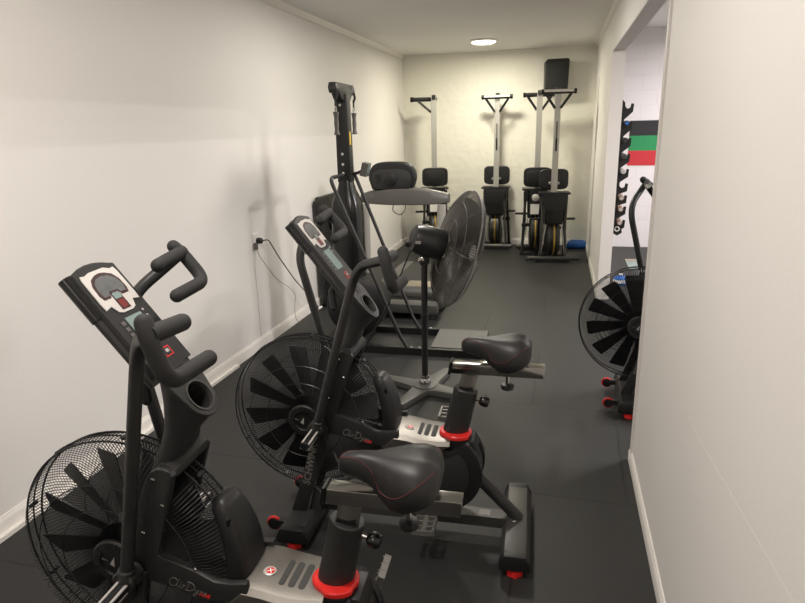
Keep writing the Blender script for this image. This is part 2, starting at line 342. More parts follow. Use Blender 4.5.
# ------------------------------------------------------------------ air bikes
# bike axes: x towards the rear (saddle), y across, z up; the fan sits at negative x
FC = V(-.452, 0, .54); FR = .362
def make_bike():
    root = thing('air_bike', 'x', 'exercise bike')
    # --- frame: two side plates straddling the fan, beam, posts
    ol = [(-.40, .47), (-.384, .535), (-.352, .687), (-.328, .778), (-.300, .838), (-.283, .860), (-.262, .872), (-.240, .873), (-.222, .866), (-.213, .852), (-.218, .835), (-.245, .755), (-.300, .585), (-.185, .547), (-.131, .520), (-.085, .519), (-.030, .528), (-.03, .455), (-.09, .452), (-.145, .452), (-.25, .475), (-.34, .495)]
    for s in (-1, 1):
        f = MB().prism(ol, s*.082, s*.106, 'y', .007).build('side_frame', 'graphite', root)
        for (x, z) in ((-.276, .839), (-.259, .758), (-.184, .557), (-.333, .66)):
            MB().lathe([(.0065, 0), (.0065, .003), (.004, .0055), (0, .006)], (x, s*.105, z), (0, s, 0), 12).build('bolt', 'chrome', f)
        leg = [(-.415, .50), (-.34, .53), (-.352, .44), (-.365, .372), (-.433, .201), (-.478, .068), (-.548, .068), (-.487, .23), (-.426, .416)]
        MB().prism(leg, s*.100, s*.126, 'y', .006).build('fork_leg', 'graphite', root)
    th = math.atan2(.193, .049)
    text_obj('lettering', 'SCHWINN', .046, plane_mtx((-.440, -.1262, .238), (.049, 0, .193), (-.193, 0, .049)), 'dimink', root, width=.215, bold=.0008)
    sc = MB(); e = V(.125, 0, -.028).normalized(); f_ = V(.028, 0, .125).normalized(); k_ = .029
    def arcp(cx, cy, rx, ry, a0, a1, n=12): return [(cx+rx*math.cos(math.radians(a0+(a1-a0)*i/n)), cy+ry*math.sin(math.radians(a0+(a1-a0)*i/n))) for i in range(n+1)]
    strokes = [arcp(.42, .5, .42, .46, 40, 330, 16)+[(.84, .60), (.92, .98), (.84, .5), (.86, .1), (1.0, .02), (1.14, .2)], [(1.2, .52), (1.16, .1), (1.26, .02), (1.38, .2)], [(1.22, .72), (1.24, .76)],
               [(1.46, .5), (1.5, .42), (1.5, .02)], [(1.5, .3), (1.62, .48), (1.76, .44)], [(2.02, .95), (2.0, .5), (1.96, .04)], [(1.8, .85)]+arcp(2.0, .52, .72, .5, 100, -95, 16)+[(1.86, .06)],
               [(2.86, .45), (2.9, .15), (3.04, .08), (3.18, .42)], [(3.2, .48), (3.12, -.1), (2.98, -.34), (2.82, -.3), (2.86, -.12), (3.3, .12)],
               [(3.42, .4), (3.44, .06)], [(3.44, .26), (3.58, .42), (3.68, .36), (3.68, .06)], [(3.84, .22), (4.06, .26), (4.02, .4), (3.9, .4), (3.84, .2), (3.94, .04), (4.14, .1)]]
    for st_ in strokes:
        sc.tube([V(-.279, -.1068, .492)+e*(x+.22*y)*k_+f_*y*k_*1.12 for x, y in st_], .0011, 5)
    sc.build('script_lettering', 'dimink', root)
    text_obj('lettering', 'AD8', .017, plane_mtx((-.185, -.1066, .468), (.125, 0, -.026), (.026, 0, .125)), 'red', root, shear=.25, width=.036, bold=.0006)
    cw = MB(); cw.prism([(-.300, .838), (-.290, .850), (-.262, .878), (-.238, .879), (-.216, .862), (-.214, .838)], -.088, .098, 'y', .010)
    cw.build('fork_crown', 'graphite', root)
    # lower body between the side plates, closing in the chain
    MB().prism([(-.33, .49), (-.05, .45), (.15, .45), (.12, .14), (-.10, .14), (-.28, .30)], -.055, .055, 'y', .012).build('chain_case', 'black', root)
    # base beam and stabilisers
    MB().box((0, 0, .080), (.94, .066, .05), bev=.008).build('base_beam', 'graphite2', root)
    MB().box((.33, 0, .1055), (.05, .04, .001)).build('label_sticker', 'ink', root)
    for cx, w0 in ((.470, .043), (-.482, .052)):
        pr = [(cx-w0-.018, .032), (cx-w0-.018, .062), (cx-w0, .100), (cx+w0, .100), (cx+w0+.018, .062), (cx+w0+.018, .032)]
        st = MB().prism(pr, -.240, .240, 'y', .005).build('stabilizer', 'graphite2' if cx > 0 else 'graphite', root)
        for s in (-1, 1):
            cap = [(cx+(x-cx)*1.03, z*1.0+(.002 if z > .09 else 0)) for x, z in pr]
            MB().prism(cap, s*.228, s*.270, 'y', .008).build('end_cap', 'black', st)
            mb = MB(); n = 24
            rr = [.034 if (k//2) % 2 else .029 for k in range(n)]
            mb.loft([[V(cx+rr[k]*math.cos(2*PI*k/n), s*.236+rr[k]*math.sin(2*PI*k/n), z) for k in range(n)] for z in (0, .026)])
            mb.cyl((cx, s*.236, .02), (cx, s*.236, .04), .012, seg=10)
            MBo = mb.build('leveling_foot', 'red', st)
        if cx > 0:
            text_obj('lettering', 'SCHWINN', .018, plane_mtx((cx+w0+.0122, -.06, .066), (0, 1, 0), (-.42, 0, 1)), 'dimink', st, width=.14)
            for y in (-.035, .055): MB().lathe([(.011, 0), (.011, .004), (.007, .008), (0, .009)], (cx-.012, y, .099), (0, 0, 1), 12).build('bolt', 'chrome', st)
        else:
            for s in (-1, 1):
                bk = MB().box((cx-.085, s*.165, .058), (.075, .03, .03), bev=.005).build('wheel_bracket', 'black', st)
                wl = MB().lathe([(.02, -.012), (.028, -.012), (.028, .012), (.02, .012)], (cx-.124, s*.165, .05), (0, 1, 0), 20).build('transport_wheel', 'black', st)
                MB().ring((cx-.124, s*.165, .05), (0, 1, 0), .029, .007, 24, 8).build('tyre', 'red', wl)
                MB().box((cx-.105, s*.143, .055), (.07, .006, .02)).build('wheel_fork', 'black', st)
    MB().tube([(.27, 0, .31), (.30, 0, .277), (.478, 0, .095)], .026, 14).build('rear_brace', 'graphite', root)
    MB().prism([(-.46, .09), (-.41, .09), (-.40, .19), (-.43, .215)], -.10, -.088, 'y', .002).build('bracket', 'graphite2', root)
    # --- the fan: cage, wheel with paddles, hub covers, shroud
    prof = [(.068, -.088), (.15, -.098), (.25, -.098), (.305, -.088), (.338, -.060), (.357, -.030)]
    prof = prof+[(FR, 0)]+[(r, -y) for r, y in reversed(prof)]
    mb = MB(); n = 180; wr = .0015
    for k in range(n):
        a = 2*PI*k/n; er = V(math.cos(a), 0, math.sin(a)); et = V(-math.sin(a), 0, math.cos(a))
        rg = []
        for r, y in prof:
            p = FC+er*r+V(0, y, 0)
            rg.append([p+et*wr, p-et*wr*.6+er*wr, p-et*wr*.6-er*wr+V(0, wr*(-1 if y < 0 else 1), 0)])
        mb.loft(rg, True, (False, False))
    for s in (-1, 1):
        mb.ring(FC+V(0, s*.030, 0), (0, 1, 0), .359, .0034, 72, 6)
        mb.ring(FC+V(0, s*.099, 0), (0, 1, 0), .175, .0017, 48, 4)
        mb.ring(FC+V(0, s*.098, 0), (0, 1, 0), .255, .0017, 56, 4)
    mb.ring(FC+V(0, 0, 0), (0, 1, 0), .363, .0026, 72, 5)
    for k in range(9):
        a = 2*PI*k/9+.1; c = FC+V(math.cos(a), 0, math.sin(a))*.363
        mb.box(c, (.012, .03, .007), Matrix.Rotation(-a+PI/2, 3, 'Y'))
    mb.build('fan_cage', 'wire', root)
    wheel = MB().lathe([(.03, -.055), (.095, -.045), (.095, .045), (.03, .055)], FC, (0, 1, 0), 28).build('fan_wheel', 'blade', root)
    for k in range(12):
        a = 2*PI*k/12+.16; er = V(math.cos(a), 0, math.sin(a)); et = V(-math.sin(a), 0, math.cos(a))
        w = (et*math.cos(.45)+V(0, 1, 0)*math.sin(.45)); nn = er.cross(w)
        rg = []
        for r, hw in ((.08, .025), (.16, .038), (.25, .052), (.298, .058), (.312, .052)):
            p = FC+er*r; rg.append([p+w*hw+nn*.002, p-w*hw+nn*.002, p-w*hw-nn*.002, p+w*hw-nn*.002])
        MB().loft(rg).build('blade', 'blade', wheel)
    for s in (-1, 1):
        hub = MB().lathe([(.074, 0), (.074, .012), (.068, .017), (.046, .017), (.043, .011), (.012, .011), (0, .012)], FC+V(0, s*.088, 0), (0, s, 0), 32).build('hub_cover', 'black', root)
        mb = MB()
        for k in range(28):
            a = 2*PI*k/28; mb.box(FC+V(math.cos(a)*.057, s*.106, math.sin(a)*.057), (.019, .002, .005), Matrix.Rotation(-a, 3, 'Y'))
        mb.build('vent_rib', 'graphite', hub)
        if s < 0:
            MB().prism([(-.470, .53), (-.452, .555), (-.456, .522)], -.1005, -.098, 'y').build('arrow_mark', 'ink', hub)
            MB().prism([(-.500, .545), (-.475, .540), (-.500, .552)], -.1005, -.098, 'y').build('arrow_mark', 'dimink', hub)
    mb = MB(); rg = []
    for i in range(15):
        t = i/14; a = -.20+t*.775; w = .080*(1-.45*t**2.2); ro = .408-.008*t; ri = .335+.010*t
        if i == 14: w *= .75; ro -= .02; ri += .008
        cs = []
        for k in range(20):
            q = 2*PI*k/20; cx, cy = math.cos(q), math.sin(q)
            sx = abs(cx)**.5*(1 if cx > 0 else -1); sy = abs(cy)**.5*(1 if cy > 0 else -1)
            r = (ro+ri)/2+sx*(ro-ri)/2; cs.append(FC+V(math.cos(a)*r, sy*w, math.sin(a)*r))
        rg.append(cs)
    sh = mb.loft(rg).build('fan_shroud', 'black', root, 1.0)
    MB().box((-.090, -.058, .69), (.008, .012, .02), bev=.002).build('latch', 'gloss', sh)
    # --- stainless cover with emblem and three rubber slots
    cv = MB()
    sec = [(-.108, .445), (-.108, .492), (-.094, .507), (-.07, .511), (.07, .511), (.094, .507), (.108, .492), (.108, .445)]
    rg = []
    for x, dz, k in ((-.088, -.035, 1), (-.050, .0, 1), (.0, -.004, 1), (.06, -.016, 1), (.125, -.022, .96), (.185, -.022, .88)):
        rg.append([V(x+(.0 if z > .47 else (-.02 if x < .1 else -.035)), y*k, (z+dz) if z > .46 else .447) for y, z in sec])
    cv.loft(rg); co = cv.build('steel_cover', 'steel', root, .5)
    em = MB().lathe([(.019, 0), (.019, .002), (.0175, .003), (0, .003)], (.002, -.02, .5062), (.08, 0, 1), 24).build('emblem', 'silver', co)
    MB().lathe([(.0125, 0), (.0125, .0012)], (.005, -.02, .5088), (.08, 0, 1), 20).build('emblem_disc', 'red', em)
    MB().box((.005, -.02, .5102), (.021, .0035, .001), Matrix.Rotation(.5, 3, 'Z')).box((.005, -.02, .5103), (.0035, .021, .001), Matrix.Rotation(.5, 3, 'Z')).build('emblem_cross', 'white', em)
    for k in range(3):
        x = .048+k*.031; z = .511+(-.004-.012*x/.06 if x < .06 else -.016-.006*(x-.06)/.065)-.0022
        p = [(x+.0105*math.cos(q), (.042 if math.sin(q) > 0 else -.042)+.0105*math.sin(q)) for q in [2*PI*j/20+.01 for j in range(20)]]
        sl = MB().prism(p, -.004, .0035, 'z', .001).xf(Matrix.Translation((0, -.005, z)) ).build('rubber_slot', 'rubber', co)
    # --- seat post, rail, saddle
    pdir = V(.047, 0, .207).normalized()
    cl = MB(); n = 28
    pts = []
    for k in range(n):
        a = 2*PI*k/n; r = .066
        if -.9 < math.sin(a+2.4) < -.55: r = .066
        x, y = r*math.cos(a)*1.06, r*math.sin(a)*.9
        if y < -.03 and x > -.02: x += .006; y -= .012
        pts.append((x, y))
    cl.loft([[V(.20+x*k, -.004+y*k, z) for x, y in pts] for z, k in ((.486, .96), (.489, 1.), (.501, 1.), (.505, .94))])
    cl.build('clamp_ring', 'red', root, .5)
    MB().prism([(.135, .40), (.135, .482), (.285, .482), (.30, .42), (.27, .37)], -.06, .06, 'y', .012).build('post_socket', 'black', root)
    b0 = V(.198, 0, .49); t0 = V(.245, 0, .70)
    def oval(c, a, b, d): 
        u = V(d.z, 0, -d.x); return [c+u*a*math.cos(2*PI*k/28)+V(0, 1, 0)*b*math.sin(2*PI*k/28) for k in range(28)]
    po = MB(); po.loft([oval(b0, .054, .045, pdir), oval(t0-pdir*.004, .051, .043, pdir), oval(t0, .048, .040, pdir)]); po.build('seat_post', 'graphite', root)
    ip = MB(); ip.loft([oval(t0-pdir*.01, .034, .021, pdir), oval(t0+pdir*.068, .034, .021, pdir)]); ip.build('inner_post', 'steel', root)
    MB().box(t0+V(.002, 0, .006), (.055, .05, .012), bev=.003).build('post_collar', 'gloss', root)
    kn = MB(); d = V(.97, -.1, -.22).normalized(); kp = V(.28, 0, .655)
    kn.cyl(kp, kp+d*.03, .008, seg=10); kn.build('pull_pin', 'chrome', root)
    MB().lathe([(.012, 0), (.020, .006), (.023, .014), (.023, .032), (.019, .040), (.006, .043)], kp+d*.022, d, 16).build('adjuster_knob', 'gloss', root)
    ra = MB()
    ra.prism([(.182, .772), (.190, .820), (.565, .817), (.560, .770)], -.026, .026, 'y', .004)
    rl = ra.build('seat_rail', 'chrome', root)
    MB().prism([(.22+.008*math.cos(q) if math.cos(q) < 0 else .53+.008*math.cos(q), .010*math.sin(q)) for q in [2*PI*j/20+.05 for j in range(20)]], -.0022, .0022, 'z').xf(Matrix.Translation((0, 0, .8175)) @ Matrix.Rotation(.008, 4, 'Y')).build('rail_slot', 'gloss', rl)
    MB().prism([(.176, .766), (.182, .771), (.190, .822), (.186, .824), (.178, .820), (.170, .770)], -.028, .028, 'y').build('rail_cap', 'gloss', rl)
    kn = MB().cyl((.416, 0, .768), (.416, 0, .725), .009, seg=12).build('clamp_bolt', 'chrome', root)
    MB().lathe([(.010, 0), (.026, .004), (.028, .012), (.026, .024), (.014, .030)], (.416, 0, .733), (0, 0, -1), 10).build('clamp_knob', 'black', root)
    st = [(.225, .010, .900, .886), (.232, .019, .912, .880), (.250, .026, .923, .876), (.290, .031, .929, .868), (.325, .042, .929, .854), (.352, .066, .931, .834), (.385, .090, .935, .820),
          (.420, .106, .940, .822), (.452, .110, .941, .834), (.479, .103, .936, .846), (.498, .084, .925, .858), (.508, .054, .909, .872)]
    def sad(i, u):
        x, w, zt, zb = st[i]; a = PI*(1-u); cx, sx = math.cos(a), max(0, math.sin(a))
        y = w*(abs(cx)**.72)*(1 if cx > 0 else -1); z = zb+(zt-zb)*(sx**.62)
        if x > .36: z -= .012*math.exp(-(y/.02)**2)*min(1, (x-.36)/.08)
        return V(x, y, z)
    sd = MB(); rg = []
    for i in range(len(st)):
        r = [sad(i, k/22) for k in range(23)]
        x, w, zt, zb = st[i]
        r += [V(x, w*.86, zb-.010), V(x, 0, zb-.012), V(x, -w*.86, zb-.010)]
        rg.append(r)
    sd.loft(rg); so = sd.build('saddle', 'vinyl', root, 1.2)
    bm_ = bmesh.new(); 
    for s in (0, 1):
        f = (lambda u: u) if s == 0 else (lambda u: 1-u)
        for path in (((0, .44), (1, .36), (2, .31), (3, .24), (4, .13), (5, .03)), ((5, .03), (6, .045), (7, .08), (8, .14), (9, .22), (10, .32))):
            pp = [sad(i, f(u)) for i, u in path]; cen = V(.4, 0, .85)
            pp = [p+(p-V(p.x, 0, .85)).normalized()*.0006 for p in pp]
            sm = []
            for i in range(len(pp)-1):
                p0, p1, p2, p3 = pp[max(0, i-1)], pp[i], pp[i+1], pp[min(len(pp)-1, i+2)]
                for j in range(4):
                    t = j/4; sm.append(.5*((2*p1)+(p2-p0)*t+(2*p0-5*p1+4*p2-p3)*t*t+(3*p1-p0-3*p2+p3)*t**3))
            sm.append(pp[-1])
            MB().tube(sm, .0011, 5).build('stitching', 'thread', so)
    # --- crank guard, cranks with pedals
    gc = V(.128, 0, .335)
    def guard(r):
        o = []
        for k in range(64):
            q = 2*PI*k/64; x, z = gc.x+r*math.cos(q), gc.z+r*math.sin(q)
            lim = .444 if x < .20 else .444+(x-.20)*.75
            o.append((x, min(z, lim)))
        return o
    for s in (-1, 1):
        g = MB().prism(guard(.195), s*.048, s*.084, 'y', .008).build('chain_guard', 'black', root)
        MB().prism([(gc.x+(x-gc.x)*.72, gc.z-.01+(z-gc.z)*.72) for x, z in guard(.195)], s*.082, s*.089, 'y', .004).build('guard_disc', 'graphite', g)
    MB().prism(guard(.188), -.05, .05, 'y').build('guard_rim', 'gloss', root)
    for s in (-1, 1):
        c = MB().box((0, s*.008, -.08), (.026, .014, .185), bev=.004).cyl((0, -s*.055, 0), (0, s*.016, 0), .018, seg=14)
        cr = c.build('crank_arm', 'black', root, loc=(.12, s*.125, .312))
        pd = MB()
        for y in (0, .034, .068, .1): pd.box((0, s*y, 0), (.094, .007, .022), bev=.002)
        for x in (-1, 1): pd.box((x*.042, s*.05, 0), (.008, .104, .022), bev=.002)
        pd.cyl((0, -s*.01, 0), (0, s*.1, 0), .012, seg=10)
        for x in (-1, 1):
            for y in (.0, .034, .068, .1): pd.cyl((x*.036, s*y, .010), (x*.036, s*y, .016), .003, seg=6)
        pd.build('pedal', 'pedal', cr, loc=(0, s*.022, -.165))
    # --- mast, cup holder, console
    P0 = V(-.441, 0, 1.412); D = V(.61, 0, -.7924); N = V(.7924, 0, .61); Yv = V(0, 1, 0)
    def S(t, y, n=0): return P0+D*t+Yv*y+N*n
    def sup(c, u, a, b, e=2.6, n=32):
        r = []
        for k in range(n):
            q = 2*PI*k/n; cx, cy = math.cos(q), math.sin(q)
            r.append(c+u*a*abs(cx)**(2/e)*(1 if cx > 0 else -1)+Yv*b*abs(cy)**(2/e)*(1 if cy > 0 else -1))
        return r
    ms = MB(); X = V(1, 0, 0)
    cupc = S(.452, 0); 
    outer = []
    for k in range(32):                                   # shield-shaped outline on the slope: square towards the console, round below the cup
        q = 2*PI*k/32; cx, cy = math.cos(q), math.sin(q)
        if cx > 0: t = .452+.066*cx; y = .064*abs(cy)**1.0*(1 if cy > 0 else -1)
        else:
            t = .452+.110*max(cx, -1)*1.0; y = (.064+.022*min(1, -cx*1.3))*abs(cy)**.35*(1 if cy > 0 else -1)
        outer.append(S(t, y))
    cup = [S(.452+.048*math.cos(2*PI*k/32), .044*math.sin(2*PI*k/32)) for k in range(32)]
    base = [sup(V(-.285, 0, .84), V(1, 0, -.05).normalized(), .032, .076), sup(V(-.268, 0, .87), V(1, 0, -.05).normalized(), .038, .076), sup(V(-.245, 0, .91), V(1, 0, -.2).normalized(), .040, .068), sup(V(-.230, 0, .955), V(1, 0, -.45).normalized(), .040, .062),
            sup(V(-.213, 0, 1.005), V(1, 0, -.8).normalized(), .060, .066)]
    low = [p-N*.022 for p in outer]; low = [S(.425, 0, -.022)+(p-S(.425, 0, -.022))*.97 for p in low]
    ms.loft(base+[low, [p-N*.003 for p in outer], [p for p in [S(.43, 0)+(q-S(.43, 0))*.975 for q in outer]], cup, [p-N*.07 for p in [cupc+(q-cupc)*.93 for q in cup]]])
    mast = ms.build('mast', 'graphite', root, .7)
    MB().loft([[S(.352, -.022, .0015), S(.352, .022, .0015), S(.392, .024, .0015), S(.392, -.024, .0015)], [S(.352, -.022, -.01), S(.352, .022, -.01), S(.392, .024, -.01), S(.392, -.024, -.01)]]).build('tray_slot', 'gloss', mast)
    MB().lathe([(.0485, 0), (.0485, .004), (.043, .004), (.043, -.01)], cupc-N*.001, N, 36, (False, False)).build('cup_rim', 'graphite2', mast)
    MB().tube([S(.30, -.02, -.05), S(.315, -.03, -.085), V(-.306, -.04, 1.046)], .015, 12, dome=True).build('accessory_peg', 'black', mast)
    cs = MB()
    def arc(t, hw, n0, n1, bulge):      # one cross section of the console, rounded sides
        r = []
        for y in (-1, -.6, -.2, .2, .6, 1): r.append(S(t-bulge*(1-y*y), y*hw, n0))
        r += [S(t, hw*1.06, n0-.012), S(t, hw*1.06, n1+.012)]
        for y in (1, .6, .2, -.2, -.6, -1): r.append(S(t-bulge*(1-y*y), y*hw*.94, n1))
        r += [S(t, -hw*1.06, n1+.012), S(t, -hw*1.06, n0-.012)]
        return r
    cs.loft([arc(.000, .077, -.006, -.036, .016), arc(.006, .081, 0, -.046, .016), arc(.14, .083, 0, -.046, .0), arc(.345, .083, 0, -.040, .0)])
    con = cs.build('console', 'black', root, .6)
    for s in (-1, 1):
        MB().tube([S(.0, s*.080, -.027), S(.135, s*.081, -.027)], .020, 14).build('console_side', 'gloss', con)
        MB().tube([S(.135, s*.080, -.028), S(.36, s*.076, -.030)], .0165, 14).build('console_rail', 'graphite', con)
    pl = [(.018, -.05), (.012, -.03), (.010, .03), (.018, .05), (.016, .066), (.030, .070), (.105, .072), (.128, .070), (.122, .045), (.145, .034), (.150, .02), (.150, -.02), (.145, -.034), (.122, -.045), (.128, -.070), (.105, -.072), (.030, -.070), (.016, -.066)]
    def plate(poly, n0, n1, name, m_, par):
        return MB().loft([[S(t, y, n0) for t, y in poly], [S(t, y, n1) for t, y in poly]]).build(name, m_, par)
    sp = plate(pl, -.001, .0022, 'display_bezel', 'silver', con)
    ga = [(.100, -.050), (.085, -.056), (.055, -.054), (.035, -.042), (.025, -.02), (.022, 0), (.025, .02), (.035, .042), (.055, .054), (.085, .056), (.100, .050), (.100, .022), (.085, .018), (.085, -.018), (.100, -.022)]
    gp = plate(ga, .002, .0032, 'gauge', 'gaugerim', sp)
    plate([(.094, -.044), (.072, -.049), (.050, -.043), (.036, -.024), (.032, 0), (.036, .024), (.050, .043), (.072, .049), (.094, .044), (.092, .022), (.082, .018), (.082, -.018), (.092, -.022)], .003, .0038, 'gauge_dial', 'gauge', sp)
    plate([(.086, -.017), (.086, .017), (.142, .017), (.142, -.017)], .002, .0036, 'small_readout', 'gaugerim', sp)
    plate([(.112, -.012), (.112, .012), (.138, .012), (.138, -.012)], .0034, .0040, 'readout_keys', 'darkred', sp)
    plate([(.089, -.014), (.089, .014), (.108, .014), (.108, -.014)], .0034, .0042, 'readout_window', 'lcd', sp)
    plate([(.165, -.034), (.165, .034), (.262, .034), (.262, -.034)], -.001, .0014, 'lcd_screen', 'lcd', con)
    for k in range(5): plate([(.172+k*.019, -.058), (.172+k*.019, -.044), (.183+k*.019, -.044), (.183+k*.019, -.058)], -.001, .0016, 'button', 'grey', con)
    for k in range(2): plate([(.160+k*.02, .045), (.160+k*.02, .052), (.166+k*.02, .052), (.166+k*.02, .045)], -.001, .0014, 'button', 'ink', con)
    rb = plate([(.285, -.002), (.285, .030), (.315, .030), (.315, -.002)], -.001, .0014, 'start_button', 'red', con)
    plate([(.288, .001), (.288, .027), (.312, .027), (.312, .001)], .001, .0018, 'start_button_face', 'black', rb)
    plate([(.293, .007), (.293, .021), (.303, .021), (.303, .007)], .0015, .0022, 'start_symbol', 'ink', rb)
    # --- moving arms with grips and foot pegs (origin at the pivot)
    pv = V(-.37, -.15, .56)
    for s in (-1, 1):
        def q(x, y, z): d = V(x, y, z)-pv; return V(d.x, d.y if s < 0 else -d.y, d.z)
        top = q(-.212, -.313, 1.380)
        path = fillet([q(-.374, -.154, .46), q(-.350, -.144, 1.275), top], [.10], 12)
        arm = MB().tube(path, .0185, 16).build('moving_arm', 'graphite', root, loc=(pv.x, s*.15, pv.z))
        MB().cyl(q(-.371, -.153, .47), q(-.370, -.155, .575), .024, seg=18, bev=.003).build('arm_collar', 'graphite', arm)
        MB().cyl(q(-.372, -.115, .535), q(-.372, -.172, .535), .034, seg=24, bev=.004).build('pivot_boss', 'graphite', arm)
        pg = MB().cyl(q(-.372, -.165, .520), q(-.372, -.285, .520), .019, seg=18, bev=.002).build('foot_peg', 'black', arm)
        for k in range(4):
            a = PI/4+k*PI/2
            MB().tube([q(-.372+.019*math.cos(a), -.170, .520+.019*math.sin(a)), q(-.372+.019*math.cos(a), -.280, .520+.019*math.sin(a))], .0045, 8).build('grip_strip', 'silver', pg)
        gr = MB()
        gr.tube([p for p in path if (p-top).length < .10], .0205, 16)
        gr.tube(fillet([q(-.230, -.302, 1.402), q(-.212, -.312, 1.372), q(-.162, -.312, 1.277), q(-.159, -.142, 1.272)], [.03, .045], 8), .0205, 16, dome=True)
        gr.tube([top, q(-.214, -.175, 1.365)], .0215, 16, dome='end')
        gr.build('grip', 'softblack', arm, 1.0)
    return root
def pose_bike(root, near, far, crank, pn=0, pfar=0):
    arms = [c for c in root.children if c.name.startswith('moving_arm')]; cr = [c for c in root.children if c.name.startswith('crank_arm')]
    for a in arms: a.rotation_euler = (0, -(near if a.location.y < 0 else far), 0)
    for c in cr:
        a = crank if c.location.y < 0 else crank+PI
        c.rotation_euler = (0, -a, 0); c.children[0].rotation_euler = (0, a-(pn if c.location.y < 0 else pfar), 0)
O2 = V(-.60, 2.305, 0); a2 = .045
bike2 = make_bike()
bike1 = copy_tree(bike2); bike3 = copy_tree(bike2)
c_, s_ = math.cos(.01), math.sin(.01)
bike1.location = (c_*O2.x-s_*O2.y-.166, s_*O2.x+c_*O2.y-.947, 0); bike1.rotation_euler = (0, 0, a2+.01)
bike2.location = O2; bike2.rotation_euler = (0, 0, a2)
bike3.location = (.952, 3.85, 0); bike3.rotation_euler = (0, 0, -.03)
pose_bike(bike1, -.173, .179, -1.38, 0, 1.25); pose_bike(bike2, -.258, .257, -.16, .05, 0); pose_bike(bike3, -.28, .28, .9)
bike1['label'] = 'nearest black air bike at lower left, cut off by the bottom of the photo'
bike2['label'] = 'black air bike standing whole, between the nearest bike and the pedestal fan'
bike3['label'] = 'black air bike in the doorway on the right, half hidden behind the white wall edge'
for b_ in (bike1, bike2, bike3): b_['group'] = 'black air bikes with caged fans'

for c in bike1.children:                              # this rider left the saddle a touch lower and further back
    if c.name.split('.')[0] in ('seat_rail', 'saddle', 'clamp_bolt', 'clamp_knob'): c.location = (.006, 0, -.012)
# ------------------------------------------------------------------ ski machine by the left wall
sk = thing('ski_machine', 'tall black ski training tower with two hanging handles by the left wall', 'exercise machine', (-1.70, 4.66, 0), .03)
def sks():
    tw = MB(); tw.prism([(-.055, 1.36), (.055, 1.36), (.05, 2.03), (-.05, 2.03)], -.05, .05, 'y', .006); tower = tw.build('tower', 'black', sk)
    for z in (1.43, 1.50, 1.58, 1.95): MB().lathe([(.011, 0), (.009, .004), (0, .006)], (-.005, -.05, z), (0, -1, 0), 10).build('bolt', 'white', tower)
    MB().box((.056, -.02, 1.70), (.003, .03, .10)).build('label_sticker', 'yellow', tower)
    hs = MB(); rg = []
    for z, a, b in ((.10, .12, .11), (.5, .125, .12), (1.10, .125, .12), (1.20, .115, .11), (1.30, .07, .07), (1.38, .052, .05)):
        rg.append([V(.0+a*abs(math.cos(q))**.6*(1 if math.cos(q) > 0 else -1), b*abs(math.sin(q))**.6*(1 if math.sin(q) > 0 else -1), z) for q in [2*PI*k/24 for k in range(24)]])
    hs.loft(rg); hs.build('housing', 'gloss', sk, .8)
    MB().lathe([(.22, -.13), (.25, -.11), (.25, .11), (.22, .13)], (.06, 0, .34), (0, 1, 0), 40).build('flywheel_drum', 'black', sk)
    hd = MB(); hd.box((.0, 0, 2.07), (.055, .44, .075), bev=.012); hd.prism([(-.20, 2.07), (.20, 2.07), (.10, 1.98), (-.10, 1.98)], -.035, .035, 'x', .01); head = hd.build('pulley_head', 'black', sk)
    for y in (-.2, .2): MB().cyl((-.032, y, 2.07), (.034, y, 2.07), .03, seg=18, bev=.004).build('pulley', 'graphite2', head)
    for y in (-.205, .205):
        c = MB().tube([(.03, y, 2.06), (.035, y*1.08, 2.01), (.02, y*1.1, 1.98)], .010, 8).tube([(.02, y*1.1, 1.98), (.02, y*1.1, 1.93)], .007, 6).build('cord_end', 'black', sk)
        MB().ring((.02, y*1.1, 1.915), (1, 0, 0), .018, .004, 16, 6).build('clip', 'lightgrey', c)
        MB().lathe([(.022, 0), (.019, .02), (.015, .045), (.018, .085), (.015, .13), (.019, .15), (.023, .162), (.021, .167)], (.02, y*1.1, 1.895), (0, 0, -1), 14).build('handle', 'grey', sk)
    mo = MB().box((.16, .02, 1.455), (.05, .10, .105), Matrix.Rotation(.25, 3, 'Y'), .008).build('monitor', 'grey', sk)
    MB().box((.188, .02, 1.46), (.003, .07, .06), Matrix.Rotation(.25, 3, 'Y')).build('monitor_screen', 'lcd', mo)
    MB().tube([(.05, 0, 1.42), (.10, .01, 1.43), (.14, .02, 1.45)], .012, 8).build('monitor_arm', 'black', mo)
    for s in (-1, 1):
        MB().tube(fillet([(0, s*.04, 1.415), (-.03, s*.31, 1.415), (.47, s*.25, .16), (.53, s*.25, .055)], [.07, .05], 7), .0150, 12).build('strut', 'graphite', sk)
        MB().box((.47, s*.25, .03), (1.34, .045, .06), bev=.006).build('base_rail', 'black', sk)
    MB().box((-.03, 0, .05), (.34, .43, .07), bev=.01).build('base_plate', 'black', sk)
    MB().box((.93, 0, .05), (.42, .455, .03), bev=.004).build('foot_board', 'belt', sk)
    for s in (-1, 1):
        for x in (.565, .63): MB().lathe([(.012, 0), (.01, .006), (0, .008)], (x, s*.25, .06), (0, 0, 1), 10).build('bolt', 'lightgrey', sk)
sks()

# black panel standing against the left wall behind the tower
pn = thing('leaning_panel', 'flat black panel leaning upright on the left wall behind the ski tower', 'panel', (-2.33, 5.88, 0), 0)
MB().prism([(-.30, 0), (.34, 0), (.34, 1.10), (.28, 1.13), (-.26, 1.13), (-.30, 1.09)], -.025, .025, 'x', .01).xf(Matrix.Rotation(-.03, 4, 'Y')).build('board', 'black', pn)
MB().lathe([(.10, 0), (.10, .02), (.08, .028), (0, .028)], (.0, .02, .85), (1, 0, .03), 28).build('round_boss', 'gloss', pn)
MB().lathe([(.018, 0), (.018, .012), (0, .014)], (-.004, -.2, .98), (1, 0, .03), 12).build('bolt_head', 'gloss', pn)

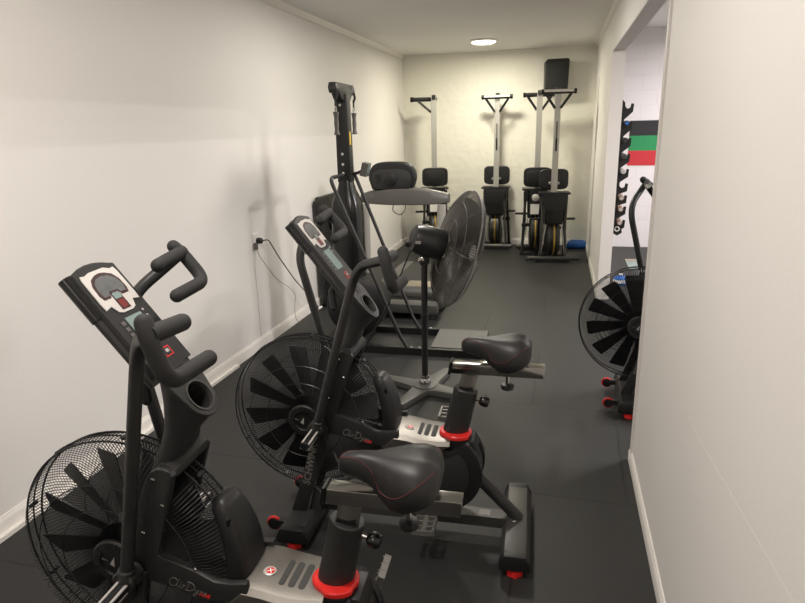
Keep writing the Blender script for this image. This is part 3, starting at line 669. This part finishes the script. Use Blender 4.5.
# ------------------------------------------------------------------ treadmill
tm = thing('treadmill', 'grey treadmill with black rounded console between the ski tower and the back wall', 'treadmill', (-1.50, 5.62, 0), 0)
def tms():
    for s in (-1, 1):
        MB().tube([(s*.37, -.06, .12), (s*.375, .0, .6), (s*.385, .06, 1.06)], [.04, .036, .034], 14, flat=1.25).build('upright', 'lightgrey', tm)
    hb = MB(); rg = []
    for k in range(21):
        u = -1+2*k/20; x = u*.44; top = 1.225-.075*abs(u)**2.2; bot = 1.055+.012*abs(u)**2; y = .03+.10*abs(u)**3
        rg.append([V(x, y-.05, (top+bot)/2-.01), V(x, y-.045, bot+.008), V(x, y-.03, bot), V(x, y+.06, bot), V(x, y+.075, bot+.012), V(x, y+.075, top-.02), V(x, y+.05, top), V(x, y-.02, top), V(x, y-.045, top-.018)])
    hb.loft(rg); hb.build('handlebar', 'grey', tm, .8)
    pts = []
    for k in range(25):
        q = PI*k/24; cx, sx = math.cos(q), math.sin(q)
        pts.append((-.09+.232*abs(cx)**.55*(1 if cx > 0 else -1), 1.30+.165*sx**.8))
    pts += [(-.09-.200, 1.20), (-.09+.200, 1.20)]
    cn = MB().prism(pts, .0, .10, 'y', .02, 3).xf(Matrix.Translation((0, 0, 0))).build('console', 'black', tm, .8)
    inn = [(-.10+(x+.10)*.86, 1.225+(z-1.22)*.70) for x, z in pts]
    MB().prism(inn, -.012, .01, 'y', .006).build('console_back', 'graphite', cn, .8)
    MB().lathe([(.062, 0), (.062, .014), (.05, .02), (0, .02)], (-.10, -.01, 1.30), (0, -1, 0), 28).build('speaker_boss', 'black', cn)
    MB().box((-.225, -.016, 1.315), (.04, .012, .06), bev=.004).build('rocker_switch', 'gloss', cn)
    MB().tube(fillet([(-.07, .0, 1.09), (-.09, -.02, 1.0), (.0, -.02, .955), (.05, -.02, 1.03), (.03, 0, 1.09)], .04, 4), .004, 6).build('safety_cord', 'black', tm)
    MB().prism([(-.30, .06), (-.30, .15), (-.24, .17), (-.20, .17), (-.20, .06)], -.40, .40, 'x', .012).build('front_bumper', 'hood', tm)
    MB().prism([(-.215, .05), (-.215, .16), (.0, .16), (.0, .05)], -.37, .37, 'x').build('motor_well', 'gloss', tm)
    MB().prism([(-.04, .04), (-.04, .20), (.0, .24), (.12, .27), (.26, .24), (.30, .16), (.30, .04)], -.40, .40, 'x', .015).build('motor_hood', 'hood', tm)
    MB().prism([(.02, .245), (.10, .275), (.20, .262), (.22, .235)], .02, .38, 'x', .01).build('hood_cap', 'tan', tm)
    MB().box((0, .85, .16), (.5, 1.2, .03), bev=.006).build('belt', 'blackp', tm)
    for s in (-1, 1): MB().box((s*.31, .85, .11), (.13, 1.25, .14), bev=.012).build('side_rail', 'grey', tm)
    MB().box((0, .85, .07), (.5, 1.2, .10)).build('deck', 'black', tm)
    for x in (-.33, .33):
        for y in (-.25, 1.4): MB().cyl((x, y, 0), (x, y, .07), .03, seg=14).build('foot', 'black', tm)
tms()

# ------------------------------------------------------------------ pedestal fan
pf = thing('pedestal_fan', 'large pedestal fan with caged head tilted down, on a grey four-armed base', 'fan', (-.865, 3.76, 0), 0)
def pfs():
    bs = MB()
    outl = []
    angs = [1.274-PI/2+k*PI/2 for k in range(4)]
    for a in angs:
        d = V(math.cos(a), math.sin(a), 0); n = V(-d.y, d.x, 0)
        outl += [d*.11-n*.055, d*.335-n*.030, d*.345-n*.020, d*.345+n*.020, d*.335+n*.030, d*.11+n*.055]
        am = (a+PI/4); e = V(math.cos(am), math.sin(am), 0); outl.append(e*.095)
    bs.prism([(p.x, p.y) for p in outl], .0, .045, 'z', .010)
    base = bs.build('base', 'midgrey', pf)
    MB().lathe([(.085, 0), (.085, .008), (.05, .014), (0, .014)], (0, 0, .044), (0, 0, 1), 28).build('base_boss', 'midgrey', base)
    MB().lathe([(.04, 0), (.042, .02), (.034, .035), (.030, .04), (.030, .06), (.022, .065)], (0, 0, .055), (0, 0, 1), 20).build('pole_collar', 'chrome', pf)
    MB().cyl((0, 0, .06), (.006, 0, .90), .0215, seg=16).build('pole', 'black', pf)
    MB().cyl((.004, 0, .50), (.004, 0, .56), .026, seg=16, bev=.004).build('height_clamp', 'black', pf)
    ax = V(.88, .42, -.31).normalized(); up = (V(0, 0, 1)-ax*ax.z).normalized(); sd = ax.cross(up)
    hub = V(.05, .0, 1.05)
    nk = MB().box((.01, 0, .935), (.05, .05, .07), bev=.008).cyl((.015, -.04, .95), (.015, .04, .95), .022, seg=14).build('tilt_neck', 'black', pf)
    MB().lathe([(.012, 0), (.02, .006), (.02, .02), (.008, .026)], (0, -.04, .94), (0, -1, 0), 12).build('tilt_knob', 'chrome', nk)
    mt = MB().lathe([(.06, -.13), (.085, -.115), (.098, -.08), (.102, .0), (.102, .07), (.09, .09), (.05, .10)], hub, ax, 32).build('motor', 'motor', pf)
    MB().box(hub-ax*.06+V(0, -.1, .0), (.035, .006, .018), bev=.002).build('label_plate', 'lightgrey', mt)
    MB().lathe([(.010, 0), (.018, .006), (.018, .03), (.010, .034)], hub-ax*.125-up*.05, -ax, 12).build('oscillation_knob', 'black', mt)
    cc = hub+ax*.185; Rf = .388
    cg = MB(); n = 150; wr = .0021
    prof = [(.05, .115), (.15, .108), (.27, .078), (.356, .035), (.385, .008), (Rf, 0), (.384, -.02), (.33, -.055), (.22, -.072), (.08, -.078)]
    for k in range(n):
        a = 2*PI*k/n
        rg = []
        for r, hgt in prof:
            aa = a+(.25*(1-r/Rf) if hgt > 0 else -.25*(1-r/Rf))
            er = up*math.cos(aa)+sd*math.sin(aa); et = sd*math.cos(aa)-up*math.sin(aa)
            p = cc+er*r+ax*hgt; rg.append([p+et*wr, p-et*wr*.6+ax*wr, p-et*wr*.6-ax*wr])
        cg.loft(rg, True, (False, False))
    for r, hgt in ((Rf, 0), (.36, .036), (.27, .079), (.16, .108), (.30, -.062), (.18, -.075)): cg.ring(cc+ax*hgt, ax, r, .0018 if r < Rf else .006, 64, 6)
    for q in range(8):
        a = q*PI/4; er = up*math.cos(a)+sd*math.sin(a); cg.tube([cc+er*.08-ax*.08, cc+er*.33-ax*.058, cc+er*.385-ax*.01], .004, 6)
    cage = cg.build('cage', 'cagewire', pf)
    MB().lathe([(.055, 0), (.055, .008), (0, .012)], cc+ax*.112, ax, 24).build('cage_badge', 'silver', cage)
    MB().lathe([(.05, -.05), (.05, .03), (.03, .05)], cc, ax, 20).build('blade_hub', 'black', pf)
    for k in range(3):
        a0 = k*2*PI/3+.5; rg = []
        for j in range(9):
            u = j/8; a = a0-.45+.9*u
            tilt = (u-.5)*.09
            ring = []
            for r in (.045, .15, .25, .33, .355):
                q = a if r > .1 else a0-.3+.6*u
                ring.append(cc+(up*math.cos(q)+sd*math.sin(q))*r*(1-.10*abs(u-.5)*(r > .3))+ax*tilt*(1 if r > .1 else .6))
            rg.append(ring)
        b = MB(); top = rg; 
        full = [r+[p-ax*.003 for p in reversed(r)] for r in rg]
        b.loft(full); b.build('blade', 'graphite2', pf)
    ip = hub-ax*.11-up*.08
    MB().tube(fillet([ip, V(-.13, -.06, .86), V(-.20, -.16, .66), V(-.34, -.14, .42), V(-.52, -.05, .10), V(-.7, .05, .012), V(-.95, .18, .012)], .12, 6), .005, 8).build('power_cord', 'black', pf)
pfs()

# ------------------------------------------------------------------ rowing machines stored upright
def make_rower():
    r = thing('rowing_machine', 'x', 'rowing machine', group='rowing machines stored upright along the back wall')
    rl = MB().box((0, .0, 1.42), (.075, .05, 1.56), bev=.008).build('rail', 'alu', r)
    MB().box((0, -.0255, 1.70), (.02, .002, .22)).build('rail_label', 'grey', rl)
    MB().box((0, -.030, 1.52), (.022, .014, .16), bev=.003).build('rail_latch', 'gloss', rl)
    ft = MB().cyl((-.215, -.06, 2.17), (.215, -.06, 2.17), .028, seg=16, bev=.004).box((0, -.03, 2.17), (.12, .06, .05), bev=.005).build('rear_foot', 'black', r)
    for s in (-1, 1):
        MB().cyl((s*.19, -.06, 2.17), (s*.22, -.06, 2.17), .033, seg=16, bev=.004).build('end_grip', 'gloss', ft)
        MB().tube([(s*.16, -.055, 2.15), (s*.035, -.035, 1.97)], .017, 8).build('foot_brace', 'black', ft)
    MB().box((0, -.088, 2.18), (.36, .008, .03), bev=.003).build('foot_plate', 'silver', ft)
    MB().cyl((0, .02, 2.16), (0, .02, 2.225), .03, seg=14, bev=.004).build('rail_end_cap', 'black', r)
    so = [(.190*abs(math.cos(q))**.4*(1 if math.cos(q) > 0 else -1), 1.075+.135*abs(math.sin(q))**.4*(1 if math.sin(q) > 0 else -1)) for q in [2*PI*k/40 for k in range(40)]]
    se = MB().prism(so, .055, .105, 'y', .016, 3).build('seat', 'black', r, .8)
    MB().prism([(x*.72, 1.075+(z-1.075)*.72) for x, z in so], .10, .118, 'y', .008, 2).build('seat_pad', 'vinyl', se, .8)
    for s in (-1, 1): MB().cyl((s*.052, .06, 1.03), (s*.052, -.02, 1.03), .018, seg=12, bev=.003).build('seat_roller', 'lightgrey', se)
    MB().box((0, -.02, .905), (.40, .24, .024), bev=.006).build('footboard', 'black', r)
    hs = MB(); hs.loft([[V(-.17, -.15, .89), V(.17, -.15, .89), V(.15, .06, .89), V(-.15, .06, .89)], [V(-.12, -.16, .70), V(.12, -.16, .70), V(.12, .06, .70), V(-.12, .06, .70)], [V(-.115, -.12, .50), V(.115, -.12, .50), V(.115, .06, .50), V(-.115, .06, .50)]])
    hs.build('housing', 'black', r, .3)
    MB().box((0, -.163, .61), (.21, .01, .16), bev=.003).build('housing_recess', 'gloss', r)
    fw = MB().lathe([(.10, -.09), (.21, -.085), (.235, -.06), (.235, .06), (.21, .085), (.10, .09)], (0, .03, .30), (1, 0, 0), 40).build('flywheel', 'black', r, .5)
    MB().ring((0.01, .03, .30), (1, 0, 0), .232, .012, 48, 6).build('chain_ring', 'gold', fw)
    MB().ring((-.055, .03, .30), (1, 0, 0), .233, .006, 48, 6).ring((.06, .03, .30), (1, 0, 0), .233, .006, 48, 6).build('cage_hoop', 'graphite2', fw)
    for s in (-1, 1):
        MB().tube([(s*.16, -.10, .86), (s*.145, -.13, .45), (s*.17, -.155, .05)], .017, 8).build('frame_leg', 'graphite2', r)
        MB().tube([(s*.10, -.12, .50), (s*.165, -.15, .06)], .010, 8).build('frame_stay', 'alu', r)
        MB().tube(fillet([(s*.15, .06, .86), (s*.17, .12, .45), (s*.19, .22, .02)], .1, 5), .018, 8).build('rear_leg', 'black', r)
    MB().cyl((-.265, -.155, .055), (.265, -.155, .055), .032, seg=16, bev=.006).build('front_foot', 'graphite2', r)
    MB().box((0, -.155, .014), (.44, .05, .026)).build('foot_pad', 'black', r)
    MB().cyl((-.29, .0, .56), (.29, .0, .56), .016, seg=12, bev=.004).build('pull_handle', 'black', r)
    # side away from the wall-facing underside: dial, white plate, straps
    mb = MB().box((.01, .135, .64), (.15, .02, .14), bev=.006); wp = mb.build('console_plate', 'white', r)
    MB().lathe([(.05, 0), (.05, .02), (.04, .026), (0, .026)], (.02, .135, .80), (0, 1, 0), 24).build('dial', 'silver', r)
    MB().box((0, .10, .72), (.20, .08, .34), bev=.02).build('upper_case', 'black', r)
    MB().box((.10, .15, .42), (.20, .05, .04), bev=.006).build('foot_strap', 'black', r)
    for s in (-1, 1): MB().box((s*.15, .10, .82), (.05, .06, .13), bev=.01).build('side_pod', 'black', r)
    MB().box((0, .215, .02), (.44, .05, .04), bev=.008).build('rear_pad', 'black', r)
    return r
rowB = make_rower(); rowC = copy_tree(rowB); rowA = copy_tree(rowB); rowD = copy_tree(rowB)
rowB.location = (-.96, 9.06, 0); rowB.rotation_euler = (0, 0, 0); rowB['label'] = 'upright rowing machine alone in the middle of the back wall, T-shaped foot at top'
rowC.location = (-.115, 8.27, 0); rowC.rotation_euler = (0, 0, .13); rowC['label'] = 'front rowing machine of the right-hand pair, standing below the wall speaker with grey rail forward'
rowD.location = (-.36, 8.78, 0); rowD.rotation_euler = (0, 0, PI+.1); rowD['label'] = 'rowing machine stored upright behind the front one of the right-hand pair, seat facing out'
rowA.location = (-1.86, 8.92, 0); rowA.rotation_euler = (0, 0, PI+.3); rowA['label'] = 'upright rowing machine in the left back corner behind the treadmill handlebar'

for c in rowC.children:
    if c.name.startswith('front_foot'): c.scale = (1.3, 1, 1)
for c in list(rowA.children):                          # this one has its foot bar turned to one side
    if c.name.startswith('rear_foot'):
        for g in list(c.children): bpy.data.objects.remove(g, do_unlink=True)
        bpy.data.objects.remove(c, do_unlink=True)
ft = MB().cyl((-.05, -.06, 2.17), (.33, -.06, 2.17), .030, seg=16, bev=.004).box((0, -.03, 2.17), (.10, .06, .05), bev=.005).build('rear_foot', 'black', rowA)
MB().cyl((.29, -.06, 2.17), (.335, -.06, 2.17), .035, seg=16, bev=.004).build('end_grip', 'gloss', ft)
MB().tube([(.22, -.055, 2.15), (.035, -.035, 1.99)], .017, 8).build('foot_brace', 'black', ft)
# ------------------------------------------------------------------ speaker, lamp, blue bag
spk = thing('loudspeaker', 'black loudspeaker mounted high on the back wall in the right corner', 'speaker', (-.17, 9.2, 2.22), .12)
MB().prism([(-.155, 0), (.155, 0), (.165, .40), (.15, .425), (-.13, .42), (-.16, .39)], -.14, .10, 'y', .015).build('cabinet', 'black', spk)
MB().prism([(-.13, .03), (.13, .03), (.14, .37), (-.13, .37)], -.152, -.138, 'y', .004).build('grille', 'softblack', spk)
MB().box((-.145, -.03, .25), (.03, .10, .06), bev=.006).build('side_handle', 'gloss', spk)
MB().box((0, .12, .2), (.08, .09, .16), bev=.005).build('wall_bracket', 'black', spk)
lm = thing('ceiling_lamp', 'round white flush ceiling lamp glowing near the back wall', 'lamp', (-1.05, 8.15, 2.82))
MB().lathe([(.165, 0), (.165, .02), (.15, .03)], (0, 0, 0), (0, 0, -1), 36).build('rim', 'white', lm)
MB().lathe([(.15, .022), (.148, .036), (.12, .046), (0, .048)], (0, 0, 0), (0, 0, -1), 36).build('diffuser', 'lamp', lm)
bb = MB(); bb.loft([[V(x*k, y*k, z) for x, y in ((-.15, -.09), (.14, -.10), (.16, .08), (-.14, .10))] for z, k in ((0, .92), (.03, 1.0), (.075, .93), (.11, .55))])
b_o = bb.build('blue_bag', 'blue', None, 1.5); b_o.location = (.235, 9.20, 0); tag(b_o, 'small blue bag lying on the floor in the right back corner', 'bag')

# ------------------------------------------------------------------ socket and leads on the left wall
so = thing('wall_socket', 'white double wall socket with black plug above the left skirting', 'socket', (XL, 4.41, .93), 0)
MB().box((.005, 0, 0), (.010, .115, .075), bev=.003).build('socket_plate', 'white', so)
pl = thing('plug_lead', 'black plug in the wall socket with its lead drooping behind the second bike', 'power cord', (XL, 4.41, .93))
MB().lathe([(.022, 0), (.026, .012), (.024, .04), (.012, .05)], (.0105, .0, -.022), (1, 0, 0), 14).build('plug', 'black', pl)
MB().tube(fillet([(.055, .0, -.022), (.08, .06, -.02), (.08, .22, -.20), (.08, .50, -.47), (.07, .80, -.70), (.06, .98, -.83), (.06, 1.06, -.915)], .08, 5), .0048, 8).build('lead', 'black', pl)
MB().cyl((.06, 1.04, -.912), (.065, 1.12, -.912), .013, seg=10, bev=.003).build('connector', 'white', pl)
pc = thing('charger_lead', 'thin grey charger lead hanging below the black plug on the left wall', 'cable', (XL, 4.36, .90))
MB().box((.022, 0, -.03), (.022, .03, .055), bev=.004).build('charger', 'grey', pc)
MB().tube(fillet([(.022, 0, -.05), (.03, .03, -.12), (.04, .26, -.36), (.04, .50, -.50), (.05, .62, -.60), (.05, .56, -.72), (.05, .58, -.85), (.06, .66, -.89)], .08, 5), .002, 6).build('lead', 'grey', pc)
MB().tube(fillet([(.022, -.02, -.03), (.006, -.02, -.2), (.005, -.02, -.86)], .03, 4), .0012, 5).build('lead', 'lightgrey', pc)

# ------------------------------------------------------------------ the room beyond the doorway
rk = thing('bar_rack', 'black toothed wall rack for bars just beyond the doorway jamb', 'rack', (XR(YF)+TH_+.004, 6.62, 0))
zs = [1.90, 1.735, 1.57, 1.415, 1.265, 1.12, 1.00, .885, .745]
ol = [(0, .66), (.06, .63), (.105, .66), (.10, .70)]
for z in reversed(zs):
    ol += [(.125, z-.03), (.130, z+.045), (.105, z+.05), (.098, z+.012), (.072, z+.0), (.05, z+.02), (.045, z+.06)]
ol += [(.02, 1.99), (.02, 2.06), (0, 2.06)]
for y in (0, .9):
    MB().prism(ol, y-.008, y+.008, 'y', .0).build('toothed_plate', 'black', rk)
MB().ring((.055, -.010, .70), (0, 1, 0), .022, .005, 20, 6).build('round_mark', 'white', rk)
for z, mt_ in ((zs[1], 'graphite2'), (zs[2], 'black'), (zs[3], 'grey'), (zs[4], 'silver'), (zs[6], 'copper'), (zs[7], 'copper'), (zs[5]-.02, 'copper')):
    pass
names = [('blue-black', zs[1], 'black'), ('black', zs[2], 'black'), ('grey', zs[3], 'grey'), ('silver', zs[4], 'silver'), ('copper', zs[6], 'copper'), ('copper', zs[7], 'copper'), ('copper', zs[8]+.0, 'copper')]
labs = ['black bar with dark blue end, topmost in the wall rack', 'black bar second from top in the wall rack beside the black stripe', 'dull grey bar in the wall rack beside the green stripe', 'bright silver bar in the wall rack beside the red stripe',
        'highest of the three copper-ended bars low in the wall rack', 'middle one of the three copper-ended bars low in the wall rack', 'lowest of the three copper-ended bars in the wall rack']
for (nm, z, mt_), lb in zip(names, labs):
    t = thing('weight_bar', lb, 'bar', (XR(YF)+TH_+.076, 6.62, z+.027), 0, 'bars lying in the wall rack')
    MB().cyl((0, -.07, 0), (0, 1.15, 0), .025, seg=16, bev=.003).build('shaft', mt_, t)
    MB().cyl((0, -.078, 0), (0, -.069, 0), .017, seg=14).build('end_face', 'blue' if 'blue' in nm else ('ink' if nm in ('silver', 'copper') else 'graphite2'), t)
fl = thing('painted_stripes', 'black, green and red stripes on the white block wall beyond the doorway', 'wall painting', (1.35, YB-.004, 1.185))
for k, mm in enumerate(('redp', 'green', 'blackp')):
    MB().box((0, 0, .1+k*.205), (.95, .006, .205)).build('stripe', mm, fl)
cb = thing('floor_card', 'small pale card with orange end lying on the mats beyond the doorway', 'card', (.925, 8.1, 0), .0)
MB().box((0, 0, .006), (.16, .62, .012)).build('sheet', 'lcd', cb); MB().box((-.0, .24, .0125), (.15, .12, .003)).build('end_band', 'tan', cb)
bt = thing('bottle', 'blue and white bottle standing behind the fan of the doorway bike', 'bottle', (.68, 7.05, 0))
bt.scale = (1, 1, .45)
MB().lathe([(.07, 0), (.075, .01), (.075, .15), (.055, .19), (.02, .215), (.02, .24)], (0, 0, 0), (0, 0, 1), 20).build('body', 'blue', bt)
MB().lathe([(.0765, .05), (.0765, .13)], (0, 0, 0), (0, 0, 1), 20, (False, False)).build('wrap', 'white', bt)
MB().cyl((0, 0, .238), (0, 0, .262), .022, seg=14).build('cap', 'white', bt)
